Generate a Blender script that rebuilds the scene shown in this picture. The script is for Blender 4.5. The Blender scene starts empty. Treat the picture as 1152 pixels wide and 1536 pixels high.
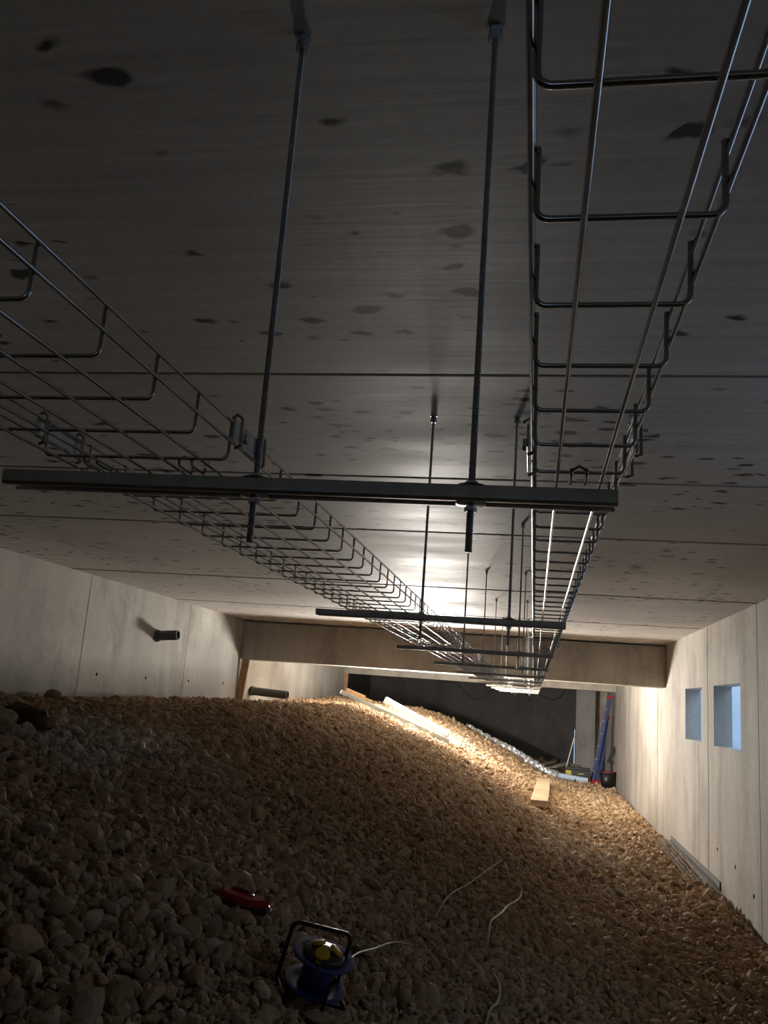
import bpy, bmesh, math, random
import numpy as np
from math import sin, cos, pi, sqrt, radians
from mathutils import Vector, Matrix
random.seed(7); RNG = np.random.default_rng(11)
S = bpy.context.scene; C = S.collection

# ------------------------------------------------------------------ place
XL, XR, ZC = -3.99, 1.63, 0.872           # walls and ceiling, metres from the viewpoint
YB, ZB = 11.38, 0.337                     # the cross beam
YE = 18.1                                 # lintel at the far end
ZT = 0.2465                               # underside of the trays
XO = 0.0

PXS = [-5, -3.99, -3.2, -2.34, -1.34, -.37, .04, .7, 1.63, 3]
PZS = [-.29, -.27, -.23, -.24, -.535, -.98, -1.215, -1.43, -1.49, -1.52]
def HV(x, y):
    x = np.asarray(x, float); y = np.asarray(y, float)
    z = sum(np.interp(x + d, PXS, PZS) for d in (-.2, -.1, 0, .1, .2)) / 5
    z = z + .02*np.sin(1.7*x + .8*y)*np.sin(.9*y + .5) + .012*np.sin(4.1*x - 2.3*y)
    z = z + np.where(x < -2.6, .12*np.minimum(1, (-2.6 - x)/1.4)*np.clip((y - 12)/5, 0, 1), 0)
    far = np.clip((y - 18.15)/1.2, 0, 1)                 # the heap slumps into the dark room
    return z*(1 - far) + np.minimum(z, -1.35)*far
def H(x, y): return float(HV(x, y))

# ------------------------------------------------------------------ materials
class NT:
    def __init__(s, name):
        s.m = bpy.data.materials.new(name); s.m.use_nodes = True
        s.t = s.m.node_tree; s.b = s.t.nodes['Principled BSDF']
    def n(s, typ, **kw):
        nd = s.t.nodes.new('ShaderNode' + typ)
        for k, v in kw.items():
            if k.startswith('i_'):
                key = k[2:]; key = int(key) if key.isdigit() else key.replace('_', ' ')
                nd.inputs[key].default_value = v
            else: setattr(nd, k, v)
        return nd
    def l(s, a, b): s.t.links.new(a, b)
    def coord(s, scale=(1, 1, 1), loc=(0, 0, 0)):
        tc = s.n('TexCoord'); mp = s.n('Mapping'); s.l(tc.outputs['Object'], mp.inputs[0])
        mp.inputs['Scale'].default_value = scale; mp.inputs['Location'].default_value = loc
        return mp.outputs[0]
    def noise(s, vec, scale, detail=4, rough=.55):
        nd = s.n('TexNoise'); nd.inputs['Scale'].default_value = scale
        nd.inputs['Detail'].default_value = detail; nd.inputs['Roughness'].default_value = rough
        s.l(vec, nd.inputs['Vector']); return nd.outputs[0]
    def ramp(s, fac, stops):
        r = s.n('ValToRGB'); e = r.color_ramp.elements
        while len(e) < len(stops): e.new(.5)
        for k, (p, c) in enumerate(stops):
            e[k].position = p; e[k].color = (c, c, c, 1) if not hasattr(c, '__len__') else (*c, 1)
        s.l(fac, r.inputs[0]); return r.outputs[0]
    def mix(s, fac, a, b, mode='MIX'):
        m = s.n('Mix', data_type='RGBA', blend_type=mode)
        for sock, v in ((m.inputs[0], fac), (m.inputs[6], a), (m.inputs[7], b)):
            if hasattr(v, 'links'): s.l(v, sock)
            else: sock.default_value = v if not hasattr(v, '__len__') or len(v) == 4 else (*v, 1)
        return m.outputs[2]
    def math(s, op, a, b=None):
        m = s.n('Math', operation=op)
        for sock, v in zip(m.inputs, (a, b)):
            if v is None: continue
            if hasattr(v, 'links'): s.l(v, sock)
            else: sock.default_value = v
        return m.outputs[0]
    def bump(s, h, strength=.3, dist=.01):
        b = s.n('Bump'); b.inputs['Strength'].default_value = strength; b.inputs['Distance'].default_value = dist
        s.l(h, b.inputs['Height']); s.l(b.outputs[0], s.b.inputs['Normal'])
    def base(s, c):
        if hasattr(c, 'links'): s.l(c, s.b.inputs['Base Color'])
        else: s.b.inputs['Base Color'].default_value = (*c, 1)
    def set(s, rough=None, metal=None, spec=None):
        if rough is not None:
            if hasattr(rough, 'links'): s.l(rough, s.b.inputs['Roughness'])
            else: s.b.inputs['Roughness'].default_value = rough
        if metal is not None: s.b.inputs['Metallic'].default_value = metal
        if spec is not None: s.b.inputs['Specular IOR Level'].default_value = spec

def concrete_wall(name, c, streak_axis_scale, dark=.55):
    k = NT(name); v = k.coord()
    big = k.ramp(k.noise(v, .9, 4), [(.3, .72), (.7, 1.05)])
    vs = k.coord(streak_axis_scale)
    st = k.ramp(k.noise(vs, 1, 5, .6), [(.28, .70), (.5, .95), (.75, 1.07)])
    fine = k.ramp(k.noise(v, 22, 5, .7), [(.3, .88), (.7, 1.06)])
    dk = k.ramp(k.noise(k.coord((1, 1, .45), (3, 9, 1)), 1.7, 6, .7), [(.50, 1), (.74, dark)])
    col = k.mix(1, k.mix(1, (*c, 1), big, 'MULTIPLY'), st, 'MULTIPLY')
    col = k.mix(1, k.mix(1, col, fine, 'MULTIPLY'), dk, 'MULTIPLY')
    k.base(col); k.set(.75, 0, .3); k.bump(k.noise(v, 60, 4), .12, .004); return k.m

def ceiling_mat():
    k = NT('ceiling_concrete'); v = k.coord()
    big = k.ramp(k.noise(v, .8, 4), [(.3, .8), (.7, 1.06)])
    grain = k.ramp(k.noise(k.coord((1.1, 26, 1)), 1, 4, .6), [(.3, .84), (.7, 1.07)])
    fine = k.ramp(k.noise(v, 30, 4, .7), [(.3, .93), (.7, 1.04)])
    # roundish damp spots, some panels more than others
    wob = k.n('VectorMath', operation='ADD')
    nz = k.n('TexNoise'); nz.inputs['Scale'].default_value = 14; k.l(v, nz.inputs['Vector'])
    sc = k.n('VectorMath', operation='SCALE'); sc.inputs['Scale'].default_value = .06
    k.l(nz.outputs['Color'], sc.inputs[0]); k.l(v, wob.inputs[0]); k.l(sc.outputs[0], wob.inputs[1])
    fl = k.n('VectorMath', operation='MULTIPLY'); fl.inputs[1].default_value = (.72, 1.4, 0); k.l(wob.outputs[0], fl.inputs[0])
    def spots(scale, r0, r1, off):
        ad = k.n('VectorMath', operation='ADD'); ad.inputs[1].default_value = off; k.l(fl.outputs[0], ad.inputs[0])
        vo = k.n('TexVoronoi', feature='F1', voronoi_dimensions='2D'); vo.inputs['Scale'].default_value = scale
        vo.inputs['Randomness'].default_value = 1
        k.l(ad.outputs[0], vo.inputs['Vector'])
        sep = k.n('SeparateColor'); k.l(vo.outputs['Color'], sep.inputs[0])
        size = k.math('MULTIPLY_ADD', sep.outputs[0], r1)
        size.node.inputs[2].default_value = r0
        edge = k.math('SUBTRACT', size, vo.outputs['Distance'])
        return k.ramp(k.math('MULTIPLY', edge, 5.), [(0, 0), (.75, 1)]), sep.outputs[1]
    s1, id1 = spots(11., .10, .28, (0, 0, 0)); s2, id2 = spots(6.5, .03, .15, (3.3, 1.7, 0))
    sx = k.n('SeparateXYZ'); k.l(v, sx.inputs[0])
    # where the damp gathered: a patch on the second panel and weaker drifts elsewhere
    dx = k.math('MULTIPLY', k.math('ADD', sx.outputs[0], .22), 1.35); dy = k.math('MULTIPLY', k.math('SUBTRACT', sx.outputs[1], 2.72), 2.0)
    dd = k.math('SQRT', k.math('ADD', k.math('MULTIPLY', dx, dx), k.math('MULTIPLY', dy, dy)))
    patch = k.ramp(dd, [(.55, 1), (1.05, 0)])
    drift = k.ramp(k.noise(k.coord((.5, .9, 1), (5, 2, 0)), 1.3, 3), [(.45, 0), (.7, .8)])
    dens = k.math('MAXIMUM', patch, drift)
    on1 = k.math('LESS_THAN', id1, k.math('MULTIPLY_ADD', dens, .62)); on1.node.inputs[1].default_value = 2.9
    on1.node.inputs[0].default_value = 0
    gate1 = k.math('MULTIPLY', s1, k.math('LESS_THAN', id1, k.math('MULTIPLY', dens, .95)))
    gate2 = k.math('MULTIPLY', s2, k.math('LESS_THAN', id2, .26))
    sp = k.math('MAXIMUM', k.math('MULTIPLY', gate1, .95), k.math('MULTIPLY', gate2, .72))
    col = k.mix(1, (.62, .58, .535, 1), big, 'MULTIPLY')
    col = k.mix(1, k.mix(1, col, grain, 'MULTIPLY'), fine, 'MULTIPLY')
    col = k.mix(sp, col, (.045, .04, .035, 1))
    k.base(col)
    rg = k.ramp(k.noise(k.coord((.7, 1.4, 1), (1, 4, 0)), 1.1, 3), [(.35, .50), (.7, .72)])
    k.set(rg, 0, .11)
    h = k.math('ADD', k.noise(k.coord((2, 60, 1)), 1, 4), k.math('MULTIPLY', k.noise(v, 40, 3), .5))
    k.bump(h, .16, .003); return k.m

def simple(name, c, rough=.5, metal=0, noise=.0, scale=8, spec=None, bump=0):
    k = NT(name)
    if noise:
        v = k.coord(); r = k.ramp(k.noise(v, scale, 4), [(.3, 1 - noise), (.7, 1 + noise*.5)])
        k.base(k.mix(1, (*c, 1), r, 'MULTIPLY'))
        if bump: k.bump(k.noise(v, scale*3, 3), bump, .003)
    else: k.base(c)
    k.set(rough, metal, spec); return k.m

def wood(name, c, axis_scale):
    k = NT(name); v = k.coord(axis_scale)
    r = k.ramp(k.noise(v, 1, 5, .6), [(.3, .65), (.7, 1.1)])
    k.base(k.mix(1, (*c, 1), r, 'MULTIPLY')); k.set(.7); k.bump(k.noise(v, 2, 4), .2, .002); return k.m

def gravel_mat():
    k = NT('gravel_stone'); g = k.n('NewGeometry'); v = k.coord()
    rid = g.outputs['Random Per Island']
    col = k.ramp(rid, [(0, (0.390, 0.277, 0.173)), (.2, (0.540, 0.398, 0.255)), (.4, (0.315, 0.225, 0.147)), (.58, (0.465, 0.367, 0.270)),
                       (.76, (0.600, 0.465, 0.323)), (.9, (0.352, 0.285, 0.225)), (1, (0.660, 0.555, 0.420))])
    grey = k.ramp(rid, [(0, (0.390, 0.375, 0.352)), (.5, (0.630, 0.615, 0.585)), (1, (0.800, 0.800, 0.765))])
    sx = k.n('SeparateXYZ'); k.l(v, sx.inputs[0])
    ax = k.math('ADD', sx.outputs[0], 2.0); ay = k.math('MULTIPLY', k.math('SUBTRACT', sx.outputs[1], 4.0), .45)
    d = k.math('ADD', k.math('SQRT', k.math('ADD', k.math('MULTIPLY', ax, ax), k.math('MULTIPLY', ay, ay))),
               k.math('MULTIPLY', k.math('SUBTRACT', k.noise(v, 2.2, 3), .5), .9))
    zone = k.ramp(d, [(.15, .7), (.5, 0)])
    col = k.mix(zone, col, grey)
    dust = k.ramp(k.noise(v, 45, 4, .7), [(.3, .8), (.7, 1.12)])
    col = k.mix(1, col, (.90, .82, .735, 1), 'MULTIPLY')
    k.base(k.mix(1, col, dust, 'MULTIPLY')); k.set(.85, 0, .2)
    k.bump(k.noise(v, 120, 3), .2, .002); return k.m

def zinc(name, c, rough, bumpwave=False):
    k = NT(name); v = k.coord()
    r = k.ramp(k.noise(v, 35, 3), [(.35, .82), (.7, 1.08)])
    k.base(k.mix(1, (*c, 1), r, 'MULTIPLY')); k.set(rough, 1)
    if bumpwave:
        w = k.n('TexWave', wave_type='BANDS', bands_direction='Z'); w.inputs['Scale'].default_value = 130
        k.l(v, w.inputs['Vector']); k.bump(w.outputs['Fac'], .7, .001)
    return k.m

M = {}
M['ceil'] = ceiling_mat()
M['wall_x'] = concrete_wall('board_marked_concrete', (.50, .46, .405), (3, 2.6, .22))
M['wall_l'] = concrete_wall('stained_concrete', (.50, .475, .43), (2, 1.5, .35), .5)
M['beam'] = concrete_wall('beam_concrete', (.47, .425, .365), (3.2, 3, .3))
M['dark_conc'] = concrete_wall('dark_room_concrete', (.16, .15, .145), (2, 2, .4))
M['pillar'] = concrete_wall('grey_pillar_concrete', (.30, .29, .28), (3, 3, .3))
M['pale'] = simple('pale_render', (.62, .64, .66), .85, 0, .15, 3)
M['soil'] = simple('soil_between_stones', (.11, .08, .055), .95, 0, .4, 12)
M['gravel'] = gravel_mat()
M['zinc'] = zinc('galvanised_wire', (.60, .64, .69), .17)
M['rodz'] = zinc('zinc_threaded_rod', (.58, .63, .68), .26, True)
M['steel'] = zinc('raw_steel_channel', (.55, .53, .50), .48)
M['bright'] = zinc('bright_zinc', (.72, .74, .76), .25)
M['alu'] = zinc('aluminium', (.70, .70, .68), .4)
M['pvc'] = simple('dark_pipe_plastic', (.055, .055, .05), .45)
M['wood'] = wood('sawn_timber', (.40, .24, .12), (30, 4, 4))
M['wood_v'] = wood('sawn_timber_upright', (.40, .23, .12), (12, 12, 2.5))
M['board'] = wood('pale_sawn_board', (.50, .37, .23), (18, 2, 18))
M['blue'] = simple('blue_plastic', (.010, .032, .15), .3, 0, .15, 20)
M['bluepaint'] = simple('blue_painted_rail', (.014, .032, .13), .4, 0, .2, 10)
M['black'] = simple('black_plastic', (.012, .012, .012), .4)
M['blacktube'] = simple('black_coated_tube', (.01, .01, .01), .3)
M['yellow'] = simple('yellow_socket_lid', (.62, .34, .012), .45)
M['red'] = simple('red_plastic', (.30, .012, .016), .6, 0, 0, 8, .25)
M['dkred'] = simple('dark_red_plastic', (.10, .012, .012), .5)
M['white'] = simple('white_cable_sheath', (.46, .43, .37), .6)
M['wrap'] = simple('light_blue_wrap', (.50, .64, .82), .4)
M['decal'] = simple('white_decal', (.8, .8, .8), .5)
M['yl'] = simple('yellow_label', (.6, .45, .08), .5)
M['greybox'] = simple('dark_grey_plastic', (.04, .045, .045), .5)
M['well'] = simple('lightwell_render', (.50, .53, .57), .9, 0, .12, 3)
M['strip'] = simple('dull_sheet_metal', (.13, .125, .115), .8, 0)
M['housing'] = simple('white_lamp_housing', (.75, .75, .73), .4)
k = NT('lamp_diffuser'); k.b.inputs['Emission Color'].default_value = (1.0, .945, .86, 1)
k.b.inputs['Emission Strength'].default_value = 1700.0; k.base((.9, .9, .9)); M['lamp'] = k.m
k = NT('silver_foil'); v = k.coord(); k.base((.80, .84, .90)); k.set(.32, .8); k.bump(k.noise(v, 25, 3), .6, .01); M['foil'] = k.m

# ------------------------------------------------------------------ mesh helpers
def link(name, bm, mat, parent=None, smooth=False):
    me = bpy.data.meshes.new(name); bmesh.ops.recalc_face_normals(bm, faces=bm.faces[:]); bm.to_mesh(me); bm.free()
    if smooth:
        for p in me.polygons: p.use_smooth = True
    me.materials.append(mat)
    o = bpy.data.objects.new(name, me); C.objects.link(o)
    if parent: o.parent = parent
    return o
def tag(o, label, cat, group=None, kind=None):
    o['label'] = label; o['category'] = cat
    if group: o['group'] = group
    if kind: o['kind'] = kind
    return o
def struct(o): o['kind'] = 'structure'; return o
def empty(name, loc=(0, 0, 0), rot=(0, 0, 0)):
    o = bpy.data.objects.new(name, None); C.objects.link(o); o.location = loc; o.rotation_euler = rot
    o.empty_display_size = .05; return o
def box(bm, x0, x1, y0, y1, z0, z1, bev=0, mat=None):
    r = bmesh.ops.create_cube(bm, size=1); vs = r['verts']
    for v in vs:
        v.co = Vector(((x0 + x1)/2 + v.co.x*(x1 - x0), (y0 + y1)/2 + v.co.y*(y1 - y0), (z0 + z1)/2 + v.co.z*(z1 - z0)))
        if mat: v.co = mat @ v.co
    if bev:
        es = list({e for v in vs for e in v.link_edges})
        bmesh.ops.bevel(bm, geom=es, offset=bev, segments=2, affect='EDGES', profile=.6)
def tube(bm, pts, r, n=8, cap=True):
    pts = [Vector(p) for p in pts]; rings = []
    t0 = (pts[1] - pts[0]).normalized()
    up = Vector((0, 0, 1)) if abs(t0.z) < .9 else Vector((1, 0, 0))
    a = t0.cross(up).normalized()
    for i, p in enumerate(pts):
        if i == 0: t = pts[1] - pts[0]
        elif i == len(pts) - 1: t = pts[-1] - pts[-2]
        else: t = (pts[i+1] - pts[i]).normalized() + (pts[i] - pts[i-1]).normalized()
        t.normalize(); a = (a - t*a.dot(t)).normalized(); b = t.cross(a)
        ri = r[i] if hasattr(r, '__len__') else r
        rings.append([bm.verts.new(p + (a*cos(2*pi*j/n) + b*sin(2*pi*j/n))*ri) for j in range(n)])
    for q, w in zip(rings, rings[1:]):
        for j in range(n): bm.faces.new((q[j], q[(j+1) % n], w[(j+1) % n], w[j]))
    if cap:
        for f in (bm.faces.new(rings[0][::-1]), bm.faces.new(rings[-1])):
            for ed in f.edges: ed.smooth = False      # keep the end faces out of the side shading
def lathe(bm, prof, n=32, mat=Matrix()):
    rings = []
    for (r, z) in prof:
        rings.append([bm.verts.new(mat @ Vector((r*cos(2*pi*j/n), r*sin(2*pi*j/n), z))) for j in range(n)])
    for q, w in zip(rings, rings[1:]):
        for j in range(n): bm.faces.new((q[j], q[(j+1) % n], w[(j+1) % n], w[j]))
    return rings
def closed_lathe(bm, prof, n=32, mat=Matrix()):
    rings = lathe(bm, prof, n, mat); q, w = rings[-1], rings[0]
    for j in range(n): bm.faces.new((q[j], q[(j+1) % n], w[(j+1) % n], w[j]))
def solid_lathe(bm, prof, n=32, mat=Matrix()):
    rings = lathe(bm, prof, n, mat)
    for f in (bm.faces.new(rings[0][::-1]), bm.faces.new(rings[-1])):
        for ed in f.edges: ed.smooth = False
def extrude_profile(bm, prof, p0, p1, up=Vector((0, 0, 1))):
    """prof: closed list of (u, v); u along the side vector, v along up; swept from p0 to p1."""
    p0 = Vector(p0); p1 = Vector(p1); t = (p1 - p0).normalized(); s = up.cross(t).normalized(); u = t.cross(s)
    A = [bm.verts.new(p0 + s*a + u*b) for a, b in prof]; B = [bm.verts.new(p1 + s*a + u*b) for a, b in prof]
    n = len(prof)
    for j in range(n): bm.faces.new((A[j], A[(j+1) % n], B[(j+1) % n], B[j]))
    bm.faces.new(A[::-1]); bm.faces.new(B)
def arc(cx, cz, r, a0, a1, n=5): return [(cx + r*cos(a0 + (a1 - a0)*i/n), cz + r*sin(a0 + (a1 - a0)*i/n)) for i in range(n + 1)]

# ------------------------------------------------------------------ setting
Y0 = -4.5
bm = bmesh.new()                                               # ceiling slabs with open joints
js = [Y0, -1.2, 1.02 - 2.4, 2.209, 3.335, 4.483, 5.63, 6.786, 8.999, 11.3, 14, 16, 25]
js = [Y0, -1.4, 2.209, 3.335, 4.483, 6.786, 8.999, 11.3, 13.6, 15.9, 18.2, 25]
for a, b in zip(js, js[1:]):
    G = lambda q: .006 if q < 0 else .008 if q < 3 else .013 if q < 4 else .018 if q < 6 else .032
    box(bm, XL - 2.6, XR + .3, a + G(a), b - G(b), ZC, ZC + .2, .003)
box(bm, XL - 2.6, XR + .3, Y0, 25, ZC + .19, ZC + .25)
ceil = struct(link('ceiling', bm, M['ceil']))

def wall_with_holes(name, x0, x1, ys, z0, z1, holes, mat):
    """slab between x0,x1 along y; holes = [(ya,yb,za,zb)] in increasing y"""
    bm = bmesh.new(); y = ys[0]
    for ya, yb, za, zb in holes:
        box(bm, x0, x1, y, ya, z0, z1); box(bm, x0, x1, ya, yb, z0, za); box(bm, x0, x1, ya, yb, zb, z1); y = yb
    box(bm, x0, x1, y, ys[1], z0, z1)
    bmesh.ops.remove_doubles(bm, verts=bm.verts[:], dist=1e-5)
    return struct(link(name, bm, mat))
WIN = [(1.5, 3.0, -.22, .46), (7.39, 8.445, -.236, .300), (9.017, 9.965, -.230, .300)]  # first opening is unseen, added to bring blue daylight to the near trays
wall_with_holes('wall_right', XR, XR + .16, (Y0, 25), -2.0, ZC, WIN, M['wall_x'])
bm = bmesh.new(); box(bm, XL - .25, XL, Y0, YE + .05, -1.2, ZC); struct(link('wall_left', bm, M['wall_l']))
# recessed-looking joints and tie holes in the walls
def joint(name, x, y, z0, z1, w=.008):
    bm = bmesh.new(); box(bm, x - .0015, x + .0015, y - w/2, y + w/2, z0, z1); return struct(link(name, bm, M['black_joint']))
M['hole'] = simple('tie_hole', (.02, .02, .018), .95, 0, 0, 8, 0)
M['black_joint'] = simple('joint_shadow_gap', (.16, .14, .115), .9)
ti = 1
for y, z0, z1, w in [(6.83, H(XR, 6.83) - .05, ZC, .010), (8.72, -1.4, ZC, .022), (9.2, -1.4, -.24, .010), (12.1, -1.4, ZC, .016), (5.5, -1.4, ZC, .01)]:
    joint('trim_%d' % ti, XR, y, z0, z1, w); ti += 1
for y in (4.9, 7.15, 9.5): joint('trim_%d' % ti, XL, y, -.25, ZC, .008); ti += 1
def tie_hole(x, y, z, r):
    global ti
    bm = bmesh.new(); solid_lathe(bm, [(r, -.002), (r*.9, .002)], 14, Matrix.Translation((x, y, z)) @ Matrix.Rotation(pi/2, 4, 'Y'))
    struct(link('trim_%d' % ti, bm, M['hole'])); ti += 1
for y in (7.48, 8.52, 9.67, 10.83): tie_hole(XL, y, -.01, .018)
for y, z in ((7.05, -1.24), (7.64, -1.14), (8.33, -1.11)): tie_hole(XR, y, z, .017)
# unseen wall behind the viewer; its slot is added to let daylight in
bm = bmesh.new(); box(bm, XL - .25, -1.0, Y0 - .2, Y0, -2, ZC); box(bm, -.2, XR + .2, Y0 - .2, Y0, -2, ZC); box(bm, -1.0, -.2, Y0 - .2, Y0, -.05, ZC); box(bm, -1.0, -.2, Y0 - .2, Y0, -2, -.3)
struct(link('wall_back', bm, M['wall_l']))
# light well outside the two seen wall openings and the added near one
bm = bmesh.new(); box(bm, 4.4, 4.5, -3, 14, -2, 2.2); box(bm, 3.9, 4.4, -3, 14, -2, .10); box(bm, XR + .16, 4.5, -3, 14, -2, -.42); box(bm, XR + .16, 4.5, -3.1, -3, -2, 2.2); box(bm, XR + .16, 4.5, 14, 14.1, -2, 2.2)
struct(link('wall_lightwell', bm, M['well']))
# beam, far lintel, dark room beyond
bm = bmesh.new(); box(bm, XL, XR, YB, YB + .38, ZB, ZC - .02, .014); struct(link('trim_%d' % ti, bm, M['beam'])); ti += 1
bm = bmesh.new(); box(bm, XL, XR, YE, YE + .35, .385, ZC, .01); struct(link('trim_%d' % ti, bm, M['beam'])); ti += 1
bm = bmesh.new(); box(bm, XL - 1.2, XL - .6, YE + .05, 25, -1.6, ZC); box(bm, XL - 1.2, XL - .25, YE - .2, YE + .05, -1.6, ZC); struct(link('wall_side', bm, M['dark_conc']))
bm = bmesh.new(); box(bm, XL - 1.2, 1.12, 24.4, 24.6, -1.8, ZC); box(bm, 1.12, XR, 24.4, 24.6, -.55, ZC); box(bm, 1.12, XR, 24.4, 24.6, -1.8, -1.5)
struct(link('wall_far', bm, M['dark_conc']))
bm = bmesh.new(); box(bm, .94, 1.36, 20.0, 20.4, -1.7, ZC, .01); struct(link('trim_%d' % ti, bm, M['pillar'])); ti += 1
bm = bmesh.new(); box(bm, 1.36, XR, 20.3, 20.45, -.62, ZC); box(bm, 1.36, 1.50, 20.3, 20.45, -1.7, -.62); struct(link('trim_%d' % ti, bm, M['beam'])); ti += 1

# ground under the stones
nx, ny = 74, 200
xs = np.linspace(XL - 1.2, XR, nx); ys = np.linspace(Y0, 24.5, ny)
X, Y = np.meshgrid(xs, ys); Z = HV(np.minimum(np.maximum(X, -9), 3), Y) - .018
me = bpy.data.meshes.new('floor')
idx = np.arange(nx*ny).reshape(ny, nx)
q = np.stack([idx[:-1, :-1], idx[:-1, 1:], idx[1:, 1:], idx[1:, :-1]], -1).reshape(-1, 4)
me.from_pydata(np.stack([X, Y, Z], -1).reshape(-1, 3).tolist(), [], q.tolist())
for p in me.polygons: p.use_smooth = True
me.materials.append(M['soil']); fl = bpy.data.objects.new('floor', me); C.objects.link(fl); struct(fl)

# ------------------------------------------------------------------ stones
def rock_variant(sub, rng, cuts=8, lo=.45, hi=.9):
    bm = bmesh.new(); bmesh.ops.create_icosphere(bm, subdivisions=sub, radius=1)
    V = np.array([v.co[:] for v in bm.verts]); F = np.array([[v.index for v in f.verts] for f in bm.faces]); bm.free()
    N = rng.normal(size=(cuts, 3)); N /= np.linalg.norm(N, axis=1)[:, None]; D = rng.uniform(lo, hi, cuts)
    s = np.ones(len(V))
    for n_, d in zip(N, D):
        dt = V @ n_; m = dt > 1e-3; s[m] = np.minimum(s[m], d/dt[m])
    V = V*s[:, None]; V += .03*np.sin(V[:, [1, 2, 0]]*5 + rng.uniform(0, 6, 3))
    return V, F
def rotations(n, rng):
    q = rng.normal(size=(n, 4)); q /= np.linalg.norm(q, axis=1)[:, None]; w, x, y, z = q.T
    return np.stack([np.stack([1-2*(y*y+z*z), 2*(x*y-z*w), 2*(x*z+y*w)], -1), np.stack([2*(x*y+z*w), 1-2*(x*x+z*z), 2*(y*z-x*w)], -1),
                     np.stack([2*(x*z-y*w), 2*(y*z+x*w), 1-2*(x*x+y*y)], -1)], 1)
def slope_xy(x, y):
    e = .05; return (HV(x+e, y) - HV(x-e, y))/(2*e), (HV(x, y+e) - HV(x, y-e))/(2*e)
def scatter(y0, y1, cell, rmed, sig, sub, nvar, rmax):
    gx = np.arange(XL + .03, XR - .02, cell); gy = np.arange(y0, y1, cell)
    x, y = [a.ravel() for a in np.meshgrid(gx, gy)]
    x = x + RNG.uniform(-.5, .5, x.size)*cell; y = y + RNG.uniform(-.5, .5, y.size)*cell
    # only what the place could show from around the viewpoint
    keep = (x > -.60*y - .7) & (x < .30*y + .5) & (x > XL + .02) & (x < XR - .02)
    x, y = x[keep], y[keep]; n = x.size
    r = np.minimum(rmed*np.exp(sig*RNG.normal(size=n)), rmax)
    sc = np.stack([RNG.uniform(.95, 1.35, n), RNG.uniform(.75, 1.0, n), RNG.uniform(.55, .8, n)], -1)*r[:, None]
    R = rotations(n, RNG)
    z = HV(x, y) + RNG.uniform(-.35, .55, n)*r
    vi = RNG.integers(0, nvar, n); Vs, Fs = [], []; off = 0
    for k in range(nvar):
        V, F = rock_variant(sub, np.random.default_rng(100 + k))
        s = np.where(vi == k)[0]
        P = (V[None]*sc[s][:, None, :]) @ R[s].transpose(0, 2, 1) + np.stack([x[s], y[s], z[s]], -1)[:, None, :]
        P[..., 0] = np.clip(P[..., 0], XL + .004, XR - .004)
        Vs.append(P.reshape(-1, 3)); m = len(V)
        Fs.append((F[None] + (np.arange(len(s))*m)[:, None, None]).reshape(-1, 3) + off); off += m*len(s)
    return np.concatenate(Vs), np.concatenate(Fs)
def mesh_np(name, V, F, mat, smooth):
    me = bpy.data.meshes.new(name); me.vertices.add(len(V)); me.vertices.foreach_set('co', V.astype(np.float32).ravel())
    n = len(F); me.loops.add(3*n); me.loops.foreach_set('vertex_index', F.astype(np.int32).ravel())
    me.polygons.add(n); me.polygons.foreach_set('loop_start', np.arange(0, 3*n, 3, dtype=np.int32))
    me.polygons.foreach_set('loop_total', np.full(n, 3, np.int32)); me.polygons.foreach_set('use_smooth', np.full(n, smooth))
    me.update(calc_edges=True); me.materials.append(mat)
    o = bpy.data.objects.new(name, me); C.objects.link(o); return o
parts = [scatter(.8, 2.5, .021, .0162, .42, 2, 16, .046), scatter(2.5, 4.0, .021, .0165, .42, 2, 14, .046), scatter(4.0, 7.2, .026, .0195, .40, 2, 14, .048),
         scatter(7.2, 9, .034, .026, .36, 2, 10, .055), scatter(9, 12, .034, .026, .36, 1, 10, .055), scatter(12, 19.4, .045, .033, .3, 1, 8, .06), scatter(19.4, 23, .11, .06, .3, 1, 6, .1)]
Vs, Fs, off = [], [], 0
for V, F in parts: Vs.append(V); Fs.append(F + off); off += len(V)
gv = mesh_np('gravel_bed', np.concatenate(Vs), np.concatenate(Fs), M['gravel'], False)
tag(gv, 'heaped bed of loose brown gravel covering the whole crawl space floor', 'gravel', kind='stuff')

def rock(name, x, y, size, mat, label, seed, dz=.25, cat='stone', flat=(1, .8, .7), rot=0):
    V, F = rock_variant(4, np.random.default_rng(seed), 11, .55, .95)
    V = V*np.array(flat)*size; c, s = cos(rot), sin(rot)
    V = np.stack([V[:, 0]*c - V[:, 1]*s, V[:, 0]*s + V[:, 1]*c, V[:, 2]], -1)
    o = mesh_np(name, V, F, mat, False); o.location = (x, y, H(x, y) + dz*size)
    tag(o, label, cat); return o
def stone_mat(name, c): return simple(name, c, .85, 0, .35, 25, .25, .3)
rock('stone', -2.23, 3.42, .072, stone_mat('tan_rock', (.42, .34, .20)), 'pale tan boulder at the left edge in front of the brown block', 3, .5)
rock('stone', -3.25, 5.2, .062, stone_mat('white_rock', (.62, .60, .56)), 'whitish rounded stone on the heap at the left wall', 4, .6)
rock('stone', -3.06, 5.2, .068, stone_mat('brown_rock', (.27, .215, .15)), 'brown rough stone beside the whitish one, at the left wall', 5, .6)
rock('stone', -1.17, 2.165, .040, stone_mat('light_brown_rock', (.36, .27, .18)), 'large light brown pointed stone in the near left gravel', 6, .75, rot=.6)
rock('stone', -1.456, 2.507, .036, stone_mat('wide_tan_rock', (.37, .28, .19)), 'wide tan stone with a flat top, leftmost large one in the gravel', 7, .8, flat=(1.3, .8, .6))
rock('stone', -1.101, 2.305, .036, stone_mat('flat_tan_rock', (.33, .255, .175)), 'flat oval stone right of the large pointed one', 8, .7, flat=(1.35, .8, .6), rot=-.5)
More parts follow.
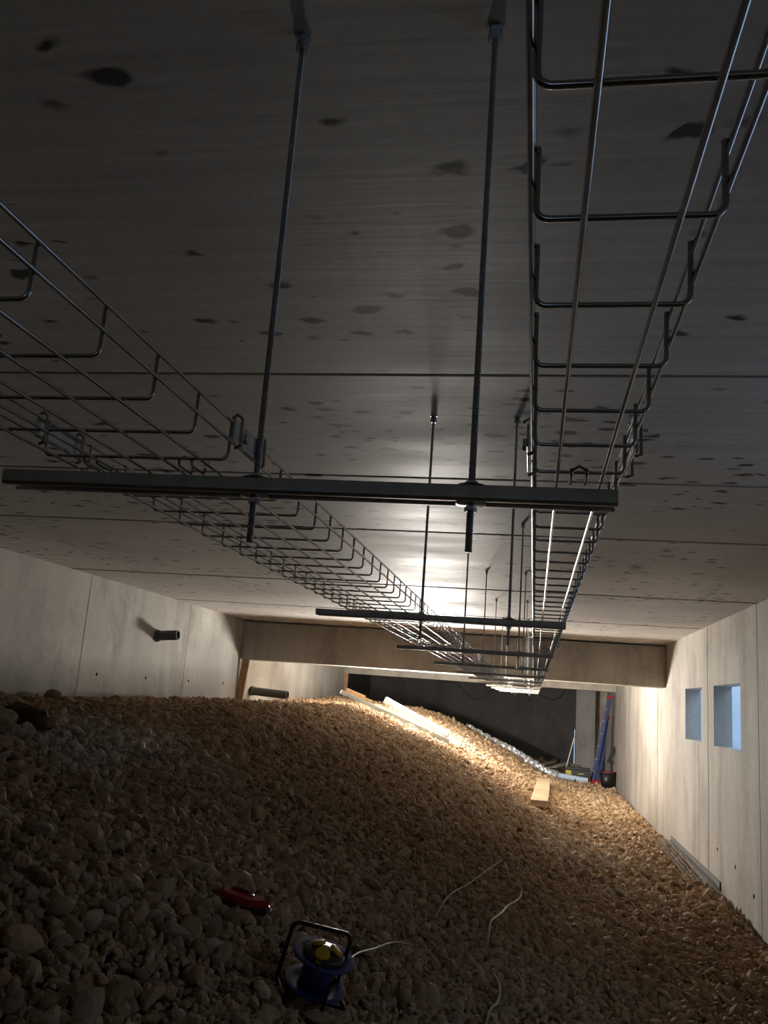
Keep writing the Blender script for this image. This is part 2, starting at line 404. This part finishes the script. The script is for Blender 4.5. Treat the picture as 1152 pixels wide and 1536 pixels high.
rock('stone', -.792, 3.229, .040, stone_mat('wedge_rock', (.36, .26, .17)), 'wedge shaped brown stone on the slope behind the cable reel', 9, .7, flat=(.8, .8, 1.1))
rock('stone', -2.018, 4.078, .038, stone_mat('chalky_rock', (.58, .55, .50)), 'chalky white stone among the grey gravel patch on the left', 10, .6)
# brown rough block with a reddish broken end
bm = bmesh.new(); box(bm, -.11, .11, -.04, .04, -.035, .045, .014)
bmesh.ops.subdivide_edges(bm, edges=bm.edges[:], cuts=2, use_grid_fill=True)
for v in bm.verts: v.co += Vector((sin(v.co.y*90 + v.co.z*70), sin(v.co.x*60), cos(v.co.x*75 + v.co.y*50)))*.006
blk = link('rubble_block', bm, stone_mat('brown_clay', (.11, .068, .042)))
blk.location = (-2.22, 3.6, H(-2.22, 3.6) + .045); blk.rotation_euler = (.05, .12, -.25)
tag(blk, 'dark brown rough block with reddish end, behind the tan boulder', 'rubble')
bm = bmesh.new(); box(bm, .10, .145, -.032, .032, -.02, .025, .01); link('broken_end', bm, stone_mat('reddish_clay', (.24, .11, .075)), blk)

# ------------------------------------------------------------------ cable trays
RW = .0019
def long_wire(bm, x, z, y0, y1): tube(bm, [(x, y0, z), (x, y1, z)], RW, 8)
def u_wire(bm, xa, xb, y, zb, zt, r=.007):
    pts = [(xa, zt)] + arc(xa + r, zb + r, r, pi, 1.5*pi) + arc(xb - r, zb + r, r, 1.5*pi, 2*pi) + [(xb, zt)]
    tube(bm, [(x, y, z) for x, z in pts], RW, 8)
ZTOP = .2915
trays = {'wide': dict(xa=-.582, xb=-.353, xs=[-.560, -.5135, -.4709, -.4269, -.3806], yo=.493),
         'narrow': dict(xa=-.0078, xb=.0868, xs=[.0168, .0642], yo=.310)}
bounds = [-2.0, .935, 3.92, 6.92, 9.92, 12.92, 15.92, 18.0]
order = ['nearest', 'second', 'third', 'fourth', 'fifth', 'sixth', 'farthest']
proto = {}
for kind, t in trays.items():
    for i, (a, b) in enumerate(zip(bounds, bounds[1:])):
        if a < 0: a = -.35
        yc = a
        e = empty('cable_tray', (t['xa']/2 + t['xb']/2, a, ZT))
        where = 'left' if kind == 'wide' else 'right'
        wd = 'wide' if kind == 'wide' else 'narrow'
        spot = ['before the first channel', 'just past the first channel', 'past the second channel', 'short of the beam',
                'under the beam', 'past the beam', 'at the dark end'][i]
        tag(e, '%s length of the %s wire tray on the %s, %s' % (order[i], wd, where, spot), 'cable tray',
            'lengths of the %s wire cable tray' % wd)
        cx = e.location.x
        ln = b - a
        key = (kind, round(ln, 3))
        zl = -.002
        spec = [(x - cx, zl) for x in t['xs']] + [(s*( (t['xb'] - t['xa'])/2 + .0031), zz) for s in (-1, 1) for zz in (.0225, .0445)]
        for (x, z) in spec:
            bmw = bmesh.new(); long_wire(bmw, x, z, .004, ln - .004); link('longitudinal_wire', bmw, M['zinc'], e, True)
        hw = (t['xb'] - t['xa'])/2
        n0 = math.ceil((a + .004 - t['yo'])/.1); y = t['yo'] + .1*n0; first = None
        while y < b - .003:
            if key not in proto or True:
                if ('u', kind) not in proto:
                    bmw = bmesh.new(); u_wire(bmw, -hw, hw, 0, .0022, .0445); o = link('cross_wire', bmw, M['zinc'], e, True); proto[('u', kind)] = o
                else:
                    o = proto[('u', kind)].copy(); C.objects.link(o); o.parent = e
                o.location = (0, y - a, 0)
            y += .1
        # couplers joining this length to the next one
        if i < 6:
            for (x, z, ang) in [(-hw - .008, .034, 0), (hw + .008, .034, 0)] + ([(0, -.001, 1)] if kind == 'narrow' else [(-.06, -.001, 1), (.06, -.001, 1)]):
                bmw = bmesh.new()
                if ang == 0:
                    box(bmw, x - .0012, x + .0012, ln - .055, ln + .05, z - .013, z + .013, .001)
                    for dy in (-.045, .04):
                        tube(bmw, [(x - .006, ln + dy, z + .016), (x, ln + dy, z + .021), (x + .006, ln + dy, z + .016), (x + .007, ln + dy, z - .016), (x, ln + dy, z - .019)], .0022, 6)
                    solid_lathe(bmw, [(.007, 0), (.007, .006)], 6, Matrix.Translation((x, ln - .02, z)) @ Matrix.Rotation(pi/2 if x > 0 else -pi/2, 4, 'Y'))
                else:
                    for dx in (-.008, .008):
                        tube(bmw, [(x + dx, ln - .035, .004), (x + dx, ln - .030, -.0035), (x + dx, ln + .004, -.0035), (x + dx, ln + .008, .004)], .0017, 6)
                    tube(bmw, [(x - .008, ln - .034, .002), (x, ln - .037, .006), (x + .008, ln - .034, .002)], .0017, 6)
                link('coupler', bmw, M['bright'] if ang == 0 else M['zinc'], e)

# ------------------------------------------------------------------ trapeze hangers
_o = [(-.0205, -.0015), (-.019, 0), (.019, 0), (.0205, -.0015)] + [(.0155 + .005*cos(a), -.0135 + .005*sin(a)) for a in np.linspace(0, -pi/2, 6)]
_i = [(.0115, -.0185), (.0115, -.0150), (.0133, -.0150), (.0133, -.0168)] + [(.0155 + .003*cos(a), -.0135 + .003*sin(a)) for a in np.linspace(-pi/2, 0, 4)] + [(.0183, -.0022)]
PROF = _o + _i + [(-u, v) for u, v in _i[::-1]] + [(-u, v) for u, v in _o[4:][::-1]]
hy = [.968, 2.56, 4.16, 5.76, 7.36, 8.96, 10.56, 12.3, 13.9, 15.5, 17.1]
ordn = ['first', 'second', 'third', 'fourth', 'fifth', 'sixth', 'seventh', 'eighth', 'ninth', 'tenth', 'last']
RX = (-.342, -.080)
zs = .2424
hproto = {}
for i, y in enumerate(hy):
    e = empty('trapeze_hanger', (-.21, y, zs), (0, 0, .0228 if i == 0 else 0))
    extra = {0: 'nearest of all', 6: 'last before the beam', 7: 'just behind the beam'}.get(i, 'counted from the front')
    tag(e, '%s steel channel on two threaded rods under both trays, %s' % (ordn[i], extra), 'hanger', 'channel hangers carrying the cable trays')
    if i == 0:
        bm = bmesh.new(); extrude_profile(bm, PROF, (-.455, 0, 0), (.2945, 0, 0)); hproto['ch'] = link('channel', bm, M['steel'], e)
        for sx, rx in zip((0, 1), RX):
            x = rx + .21
            bm = bmesh.new(); tube(bm, [(x, 0, -.076), (x, 0, ZC - zs - .001)], .0041, 12); hproto['rod%d' % sx] = link('threaded_rod', bm, M['rodz'], e, True)
            for zz, nm in ((.0005, 'up'), (-.0195, 'dn')):
                bm = bmesh.new(); closed_lathe(bm, [(.0175, .0018 if nm == 'up' else -.0004), (.0178, .0026 if nm == 'up' else .0006), (.006, .0016), (.006, -.0004)] if nm == 'up' else [(.0178, .0014), (.0178, .0004), (.011, -.0012), (.0045, -.0018), (.0045, -.0004), (.011, .0002)], 28, Matrix.Translation((x, 0, zz)))
                link('washer', bm, M['bright'], hproto['rod%d' % sx], False)
                bm = bmesh.new(); d = 1 if nm == 'up' else -1
                solid_lathe(bm, [(.0066, 0), (.0074, .0008), (.0074, .0056), (.0066, .0064)], 6, Matrix.Translation((x, 0, zz + d*.0022 - (0 if d > 0 else .0064))))
                link('nut', bm, M['bright'], hproto['rod%d' % sx])
            bm = bmesh.new()
            solid_lathe(bm, [(.0115, -.0015), (.0115, 0)], 20, Matrix.Translation((x, 0, ZC - zs - .0005)))
            solid_lathe(bm, [(.0085, -.022), (.0098, -.020), (.0098, -.008), (.0085, -.002)], 6, Matrix.Translation((x, 0, ZC - zs)))
            link('ceiling_anchor', bm, M['rodz'], hproto['rod%d' % sx])
    else:
        for o in hproto.values():
            c = o.copy(); C.objects.link(c); c.parent = e
            for g in o.children:
                d = g.copy(); C.objects.link(d); d.parent = c

# ------------------------------------------------------------------ lamp on the heap
def frame_between(a, b, up=Vector((0, 0, 1))):
    a = Vector(a); b = Vector(b); t = (b - a).normalized(); s = up.cross(t).normalized(); u = t.cross(s)
    return Matrix((( t.x, s.x, u.x, a.x), (t.y, s.y, u.y, a.y), (t.z, s.z, u.z, a.z), (0, 0, 0, 1))), (b - a).length
LA, LB = Vector((-2.125, 12.52, -.075)), Vector((-1.165, 12.50, -.508))
m, L = frame_between(LA, LB)
e = empty('lamp', LA); e.matrix_world = m
tag(e, 'lit tubular work light lying across the crest of the gravel heap', 'lamp')
bm = bmesh.new()
half = [(.044*cos(a), .046*sin(a)) for a in np.linspace(.06*pi, .94*pi, 13)]
prof = [(u, v) for u, v in half]
for k_ in (0,):
    A = [bm.verts.new((0.03, u, v)) for u, v in prof]; B = [bm.verts.new((L - .03, u, v)) for u, v in prof]
    for j in range(len(prof)): bm.faces.new((A[j], A[(j+1) % len(prof)], B[(j+1) % len(prof)], B[j]))
    bm.faces.new(A[::-1]); bm.faces.new(B)
link('diffuser', bm, M['lamp'], e)
bm = bmesh.new(); box(bm, .02, L - .02, -.060, .060, -.036, .012, .004); link('housing', bm, M['housing'], e)
for x0, x1 in ((0, .03), (L - .03, L)):
    bm = bmesh.new(); box(bm, x0, x1, -.062, .062, -.037, .050, .006); link('end_cap', bm, M['housing'], e)
# aluminium lath and wooden slat beside it
M['lath'] = simple('dull_grey_lath', (.28, .30, .29), .5, .3)
m2, L2 = frame_between((-2.77, 12.42, .0), (-1.15, 12.40, -.575))
e = empty('straightedge'); e.matrix_world = m2
tag(e, 'grey aluminium lath under the lit work light, upper end raised over the gravel', 'lath')
bm = bmesh.new(); box(bm, .02, L2, -.02, .02, -.03, .025, .003); link('bar', bm, M['lath'], e)
bm = bmesh.new(); box(bm, 0, .02, -.021, .021, -.031, .026, .004); link('end_cap', bm, M['decal'], e)
m3, L3 = frame_between((-2.70, 12.47, .02), (-2.02, 12.46, -.20))
bm = bmesh.new(); box(bm, 0, .30, -.02, .02, -.02, .035, .003); box(bm, .25, .42, -.012, .012, -.016, .012, .002)
o = link('wooden_slat', bm, M['wood']); o.matrix_world = m3
tag(o, 'short orange wooden slat resting on the upper end of the aluminium lath', 'slat')

# ------------------------------------------------------------------ posts, boards, pipes
def post(name, a, b, w, d, mat, label, cat='post'):
    m, L = frame_between(a, b, Vector((0, 1, 0))); bm = bmesh.new(); box(bm, 0, L, -w/2, w/2, -d/2, d/2, .004)
    o = link(name, bm, mat); o.matrix_world = m; tag(o, label, cat); return o
post('timber_post', (-3.955, 11.40, -.27), (-3.90, 11.40, ZB), .105, .04, M['wood_v'], 'brown upright timber under the left end of the concrete beam')
post('timber_post', (-3.95, 18.17, -.2), (-3.95, 18.17, .39), .075, .07, M['wood_v'], 'thin reddish timber upright at the left edge of the far opening')
a, b = Vector((.108, 11.05, H(.1, 11.05) + .075)), Vector((.22, 15.2, H(.2, 15.2) + .06))
m, L = frame_between(a, b); bm = bmesh.new(); box(bm, 0, L, -.105, .105, -.04, .04, .004)
o = link('timber_plank', bm, M['board']); o.matrix_world = m
tag(o, 'long pale timber plank lying on the lit gravel near the right side', 'plank')

def hollow_pipe(name, p0, p1, r, label, collar):
    m, L = frame_between(p0, p1); R = m @ Matrix.Rotation(pi/2, 4, 'Y')
    e = empty(name); e.matrix_world = R
    tag(e, label, 'pipe')
    bm = bmesh.new(); closed_lathe(bm, [(r, 0), (r, L), (r - .004, L + .001), (r - .007, L), (r - .007, 0)], 32); link('tube', bm, M['pvc'], e, False)
    if collar:
        bm = bmesh.new(); closed_lathe(bm, [(r + .012, .0), (r + .012, .03), (r + .004, .04), (r + .001, .04), (r + .001, 0)], 32); link('collar', bm, M['pvc'], e)
    bm = bmesh.new(); closed_lathe(bm, [(r + .0012, L - .012), (r + .0012, L + .0015), (r - .0075, L + .0015), (r - .0075, L - .012)], 32); link('rim', bm, M['rim'], e)
M['rim'] = simple('pipe_rim', (.13, .125, .115), .5)
hollow_pipe('drain_pipe', (XL, 8.65, .436), (XL + .245, 8.65, .458), .052, 'short dark pipe stub with collar sticking out of the left wall', True)
hollow_pipe('drain_pipe', (XL + .02, 11.95, -.085), (-3.42, 11.93, -.108), .057, 'dark pipe lying on the gravel behind the brown timber post', True)

# tray length lying at the right wall
e = empty('cable_tray', (1.49, 8.35, -1.405), (.0, .04, -.012))
tag(e, 'spare length of wire tray half buried in gravel along the right wall', 'cable tray')
for x in (-.1, -.055, -.01, .035, .08, .105):
    bm = bmesh.new(); tube(bm, [(x, 0, .012), (x + .005, 2.5, .012)], .0028, 6); link('longitudinal_wire', bm, M['zinc'], e, True)
for zz in (.035, .07):
    bm = bmesh.new(); tube(bm, [(-.113, 0, zz), (-.108, 2.5, zz)], .0028, 6); link('longitudinal_wire', bm, M['zinc'], e, True)
for kx in range(26):
    bm = bmesh.new(); tube(bm, [(-.113, kx*.1, .07), (-.113, kx*.1, .018), (-.107, kx*.1, .010), (.105, kx*.1, .010)], .0026, 6); link('cross_wire', bm, M['zinc'], e, True)
bm = bmesh.new()
extrude_profile(bm, [(-.002, 0), (.002, 0), (.002, .075), (-.002, .075)], (0, 0, 0), (0, 2.7, 0))
o = link('metal_strip', bm, M['strip']); o.location = (XR - .012, 8.2, -1.43); o.rotation_euler = (0, .06, 0)
tag(o, 'grey sheet metal strip standing on edge against the right wall beside the spare tray', 'strip')

# ------------------------------------------------------------------ cables on the gravel
def smooth_path(pts, n=6):
    P = [Vector(p) for p in pts]; P = [P[0]*2 - P[1]] + P + [P[-1]*2 - P[-2]]; out = []
    for i in range(1, len(P) - 2):
        for k in range(n):
            t = k/n; a, b, c, d = P[i-1], P[i], P[i+1], P[i+2]
            out.append(.5*((2*b) + (c - a)*t + (2*a - 5*b + 4*c - d)*t*t + (3*b - a - 3*c + d)*t**3))
    out.append(P[-2]); return out
def cable(name, xy, r, label, mat, sub=6):
    pts = smooth_path([(x, y, H(x, y) + dz) for x, y, dz in xy], sub); bm = bmesh.new(); tube(bm, pts, r, 8)
    return tag(link(name, bm, mat, None, True), label, 'cable')
cable('cable', [(-.40, 4.1, .012), (-.391, 4.224, .03), (-.374, 4.579, .032), (-.322, 4.965, .035), (-.289, 5.317, .03), (-.236, 5.845, .03), (-.18, 6.45, .015)], .0035,
      'thin grey cable lying straight across the slope in the middle', M['white'])
cable('cable', [(-.155, 6.34, .035), (-.14, 6.15, .05), (-.106, 5.994, .012), (-.073, 5.85, .035), (-.037, 5.70, .045), (-.041, 5.42, .045), (-.098, 5.05, .04), (-.125, 4.79, .042),
      (-.164, 4.52, .045), (-.167, 4.33, .04), (-.165, 4.2, .0), (-.137, 4.03, -.005), (-.125, 3.95, .01), (-.099, 3.81, .035), (-.091, 3.695, .04), (-.097, 3.577, .04), (-.117, 3.472, .038), (-.13, 3.36, .0)], .0050,
      'thicker white cable winding down the gravel, partly buried', M['white'])

# ------------------------------------------------------------------ cable reel
rx_, ry_ = -.590, 2.60
e = empty('cable_reel', (rx_, ry_, H(rx_, ry_) + .050), (radians(13), radians(12), radians(20)))
tag(e, 'blue plastic cable reel with yellow socket lids and black carrying frame', 'cable reel')
def flange(z, r): return [(.03, z), (r*.8, z + .002), (r, z + .006), (r + .002, z + .010), (r, z + .012), (r*.8, z + .009), (.03, z + .007)]
bm = bmesh.new(); closed_lathe(bm, flange(.008, .090), 48); link('drum_flange', bm, M['blue'], e, True)
bm = bmesh.new(); closed_lathe(bm, flange(.092, .090), 48); link('drum_flange', bm, M['blue'], e, True)
bm = bmesh.new(); closed_lathe(bm, [(.045, .014), (.048, .05), (.045, .094), (.035, .094), (.035, .014)], 40); link('hub', bm, M['blue'], e, True)
bm = bmesh.new(); solid_lathe(bm, [(.060, .098), (.060, .108), (.054, .114), (.02, .116)], 40); link('socket_plate', bm, M['black'], e, True)
for k_ in range(3):
    a = 2*pi*k_/3 - pi/2 - .35
    mt = Matrix.Rotation(a, 4, 'Z') @ Matrix.Translation((.033, 0, .119)) @ Matrix.Rotation(radians(30), 4, 'Y')
    bm = bmesh.new(); solid_lathe(bm, [(.021, -.004), (.022, 0), (.020, .006), (.012, .008)], 28, mt)
    box(bm, .016, .032, -.006, .006, -.002, .004, .002, mt); link('socket_lid', bm, M['yellow'], e)
ang = radians(2)
mt = Matrix.Rotation(ang, 4, 'Z')
def rp(x, z): return tuple(mt @ Vector((x - .018, .03, z)))
pts = []
for (cx_, cz_, a0) in ((-.068, .142, pi), (.068, .142, pi/2)):
    for i in range(7):
        a = a0 - (pi/2)*i/6; pts.append(rp(cx_ + .02*cos(a), cz_ + .02*sin(a)))
loop = [rp(-.088, -.004)] + pts + [rp(.088, -.004)]
bm = bmesh.new(); tube(bm, loop, .0062, 10); link('carrying_frame', bm, M['blacktube'], e, True)
for yy in (-.05, .06):
    bm = bmesh.new(); tube(bm, [tuple(mt @ Vector((-.106, .03, -.004))), tuple(mt @ Vector((-.09, yy, -.006))), tuple(mt @ Vector((.09, yy, -.006))), tuple(mt @ Vector((.07, .03, -.004)))], .006, 8)
    link('foot_bar', bm, M['blacktube'], e, True)
bm = bmesh.new(); tube(bm, [tuple(mt @ Vector((.02, -.092, 0))), tuple(mt @ Vector((.015, -.098, .05))), tuple(mt @ Vector((.03, -.094, .098)))], .0065, 8); link('strut', bm, M['blacktube'], e, True)
cab = smooth_path([(x, y, H(x, y) + d) for x, y, d in [(-.515, 2.66, .105), (-.525, 2.80, .115), (-.53, 2.98, .085), (-.52, 3.2, .045), (-.48, 3.42, .035), (-.43, 3.6, .01)]])
bm = bmesh.new(); tube(bm, cab, .0032, 8)
tag(link('cable', bm, M['white'], None, True), 'short pale cable curving away from the blue reel onto the gravel', 'cable')

# chalk line case
cx_, cy_ = -.905, 2.86
e = empty('chalk_line_case', (cx_, cy_, H(cx_, cy_) + .035), (radians(8), radians(14), radians(18)))
tag(e, 'red pointed plastic chalk line case on the gravel behind the blue reel', 'tool')
out = [(-.075, -.026), (-.080, .0), (-.068, .032), (-.01, .040), (.045, .030), (.082, .004), (.084, -.004), (.012, -.044), (-.03, -.040)]
def slab(bm, out, z0, z1, sc=1.0):
    A = [bm.verts.new((x*sc, y*sc, z0)) for x, y in out]; B = [bm.verts.new((x*sc, y*sc, z1)) for x, y in out]; n = len(out)
    for j in range(n): bm.faces.new((A[j], A[(j+1) % n], B[(j+1) % n], B[j]))
    bm.faces.new(A[::-1]); bm.faces.new(B)
bm = bmesh.new(); slab(bm, out, .0, .026); bmesh.ops.bevel(bm, geom=bm.edges[:], offset=.005, segments=3, affect='EDGES'); link('shell', bm, M['red'], e)
bm = bmesh.new(); slab(bm, out, -.022, .001, 1.015); bmesh.ops.bevel(bm, geom=bm.edges[:], offset=.004, segments=2, affect='EDGES'); link('base', bm, M['black'], e)
bm = bmesh.new(); tube(bm, [(-.05, .012, .0265), (-.03, .016, .030), (.006, .014, .030), (.02, .01, .0265)], .004, 8); link('crank', bm, M['dkred'], e, True)
bm = bmesh.new(); solid_lathe(bm, [(.011, .026), (.011, .0285), (.007, .029)], 20, Matrix.Translation((.018, .004, 0))); link('knob', bm, M['black'], e, True)
bm = bmesh.new(); tube(bm, [(.082, 0, .012), (.09, -.002, .010), (.096, -.005, .004), (.094, -.007, -.002)], .0022, 6); link('hook', bm, M['bright'], e, True)

# ------------------------------------------------------------------ far end
# foil covered duct along the foot of the heap
pts = smooth_path([(-1.32, 18.0, H(-1.32, 18) + .07), (-.83, 17.9, H(-.83, 17.9) + .06), (-.36, 17.9, H(-.36, 17.9) + .07), (.04, 17.9, H(.04, 17.9) + .08), (.34, 17.95, H(.34, 17.95) + .06), (.50, 17.98, H(.5, 17.98) + .07)], 14)
bm = bmesh.new(); rr = [(.025 + .055*min(1, i/25))*(1 + .25*sin(i*1.9)*cos(i*.7)) for i in range(len(pts))]
tube(bm, pts, rr, 14)
for v in bm.verts: v.co += Vector((sin(v.co.z*90 + v.co.x*40), cos(v.co.x*70), sin(v.co.x*55 + v.co.y*80)))*.013
e = link('foil_duct', bm, M['foil']); tag(e, 'crumpled silver foil duct trailing along the far foot of the gravel heap', 'duct')
bm = bmesh.new(); tube(bm, [(.49, 17.98, H(.5, 17.98) + .075), (1.10, 18.03, H(1.1, 18.03) + .07)], .055, 18); link('sleeve', bm, M['wrap'], e, True)
bm = bmesh.new(); tube(bm, [(.84, 18.008, H(.84, 18) + .073), (.86, 18.01, H(.86, 18) + .073)], .058, 18); link('band', bm, M['black'], e, True)

# blue ladder folded and leaning at the right wall
e = empty('step_ladder', (1.25, 18.15, H(1.25, 18.15)))
tag(e, 'blue folded stepladder with red caps leaning at the far right wall', 'ladder')
def rail(bx, tx, y, z1, w, d, dy=0):
    m, L = frame_between((bx, y, .05), (tx, y + dy, z1), Vector((0, 1, 0))); bm = bmesh.new(); box(bm, 0, L, -w/2, w/2, -d/2, d/2, .006, m)
    link('rail', bm, M['bluepaint'], e)
    for s in (0, 1):
        bm = bmesh.new(); box(bm, (-.03 if s == 0 else L - .02), (.04 if s == 0 else L + .04), -w/2 - .008, w/2 + .008, -d/2 - .006, d/2 + .006, .005, m); link('cap', bm, M['red'], e)
    return m, L
mf, Lf = rail(-.03, .26, -.06, 1.70, .062, .03); rail(-.03, .26, .32, 1.70, .062, .03)
rail(.08, .21, .0, 1.3, .07, .028); rail(.08, .21, .27, 1.3, .07, .028)
for k_ in range(6):
    f = .12 + k_*.15; bm = bmesh.new(); p = mf @ Vector((Lf*f, 0, 0)); box(bm, p.x - .035, p.x + .035, -.05, .31, p.z - .012, p.z + .012, .004); link('rung', bm, M['alu'], e)
bm = bmesh.new(); box(bm, Lf*.52, Lf*.60, -.026, .004, .0155, .0165, 0, mf); box(bm, Lf*.57, Lf*.63, .0, .02, .0155, .0165, 0, mf); link('decal', bm, M['decal'], e)
bm = bmesh.new(); box(bm, Lf*.10, Lf*.16, -.026, .01, .0155, .0165, 0, mf); link('decal', bm, M['decal'], e)
bm = bmesh.new(); m5, L5 = frame_between((.25, -.06, .45), (.38, -.05, .75), Vector((0, 1, 0))); box(bm, 0, L5, -.03, .03, -.012, .012, .003, m5); link('hinge_arm', bm, M['black'], e)

# black bucket with red rim, tool box, boards, broom
bx, by = 1.465, 17.84; zb = H(bx, by)
e = empty('bucket', (bx, by, zb)); tag(e, 'black bucket with red rim beside the foot of the ladder', 'bucket')
bm = bmesh.new(); closed_lathe(bm, [(.12, -.01), (.15, .30), (.142, .30), (.112, .0), (.002, .0), (.002, -.01)], 28); link('body', bm, M['black'], e, True)
bm = bmesh.new(); closed_lathe(bm, [(.151, .285), (.157, .29), (.157, .315), (.143, .315), (.143, .285)], 28); link('rim', bm, M['dkred'], e)
bm = bmesh.new(); tube(bm, [(.155*cos(a), .02, .30 - .11*sin(a)) for a in np.linspace(0, pi, 14)], .005, 6); link('handle', bm, M['black'], e, True)
e = empty('tool_box', (.92, 18.42, -1.345), (0, 0, .05)); tag(e, 'dark tool case with yellow label behind the silver duct', 'tool box')
bm = bmesh.new(); box(bm, -.26, .26, -.12, .12, .0, .14, .012); link('body', bm, M['greybox'], e)
bm = bmesh.new(); box(bm, -.255, .255, -.118, .118, .143, .19, .012); link('lid', bm, M['greybox'], e)
bm = bmesh.new(); box(bm, -.235, -.13, -.1225, -.119, .03, .13, 0); link('label_plate', bm, M['yl'], e)
bm = bmesh.new(); box(bm, .0, .12, -.1225, -.119, .065, .082, 0); link('lettering_strip', bm, M['yl'], e)
bm = bmesh.new(); tube(bm, [(-.07, 0, .188), (-.06, 0, .225), (.06, 0, .225), (.07, 0, .188)], .01, 8); link('handle', bm, M['black'], e, True)
o = None
for (x, y, dx, ln, w, rz, lab) in [(.45, 19.2, .4, 1.4, .14, -.28, 'grey board lying on the floor of the dark room, behind the duct'), (.12, 19.35, .3, 1.2, .10, -.30, 'narrower grey board left of the wider one in the dark room')]:
    bm = bmesh.new(); box(bm, -w/2, w/2, 0, ln, 0, .025, .003)
    o = link('board', bm, M['pale']); o.location = (x, y, -1.26); o.rotation_euler = (.03, 0, rz); tag(o, lab, 'board')
post('handle_pole', (.72, 19.9, -1.4), (.93, 19.95, -.55), .022, .022, M['steel'], 'thin pole leaning against the grey pillar in the dark room', 'pole')
bm = bmesh.new(); tube(bm, smooth_path([(-3.2, 24.385, .55), (-2.2, 24.38, .45), (-1.6, 24.38, .05), (-1.2, 24.38, .3), (-.2, 24.38, .42), (.6, 24.38, .2), (1.0, 24.38, .84)], 8), .012, 6)
tag(link('cable', bm, M['black'], None, True), 'dark cable looping along the back wall of the dark room', 'cable')

# ------------------------------------------------------------------ daylight
W = bpy.data.worlds.new('daylight'); S.world = W; W.use_nodes = True
W.node_tree.nodes['Background'].inputs[0].default_value = (.52, .73, 1.0, 1)
W.node_tree.nodes['Background'].inputs[1].default_value = 2.9
# ------------------------------------------------------------------ camera
cam = bpy.data.cameras.new('camera'); co = bpy.data.objects.new('camera', cam); C.objects.link(co)
cam.sensor_fit = 'VERTICAL'; cam.sensor_height = 36; cam.lens = 36*1279.9/1536; cam.clip_start = .01; cam.clip_end = 100
yaw, pitch, roll = .1852, .2102, .0744
fw = Vector((-sin(yaw)*cos(pitch), cos(yaw)*cos(pitch), sin(pitch))); r0 = Vector((cos(yaw), sin(yaw), 0)); u0 = r0.cross(fw)
r1 = r0*cos(roll) + u0*sin(roll); u1 = u0*cos(roll) - r0*sin(roll)
co.matrix_world = Matrix(((r1.x, u1.x, -fw.x, 0), (r1.y, u1.y, -fw.y, 0), (r1.z, u1.z, -fw.z, 0), (0, 0, 0, 1)))
S.camera = co
vs = S.view_settings; vs.view_transform = 'Standard'; vs.look = 'None'; vs.gamma = 1; vs.use_curve_mapping = False; vs.exposure = .3
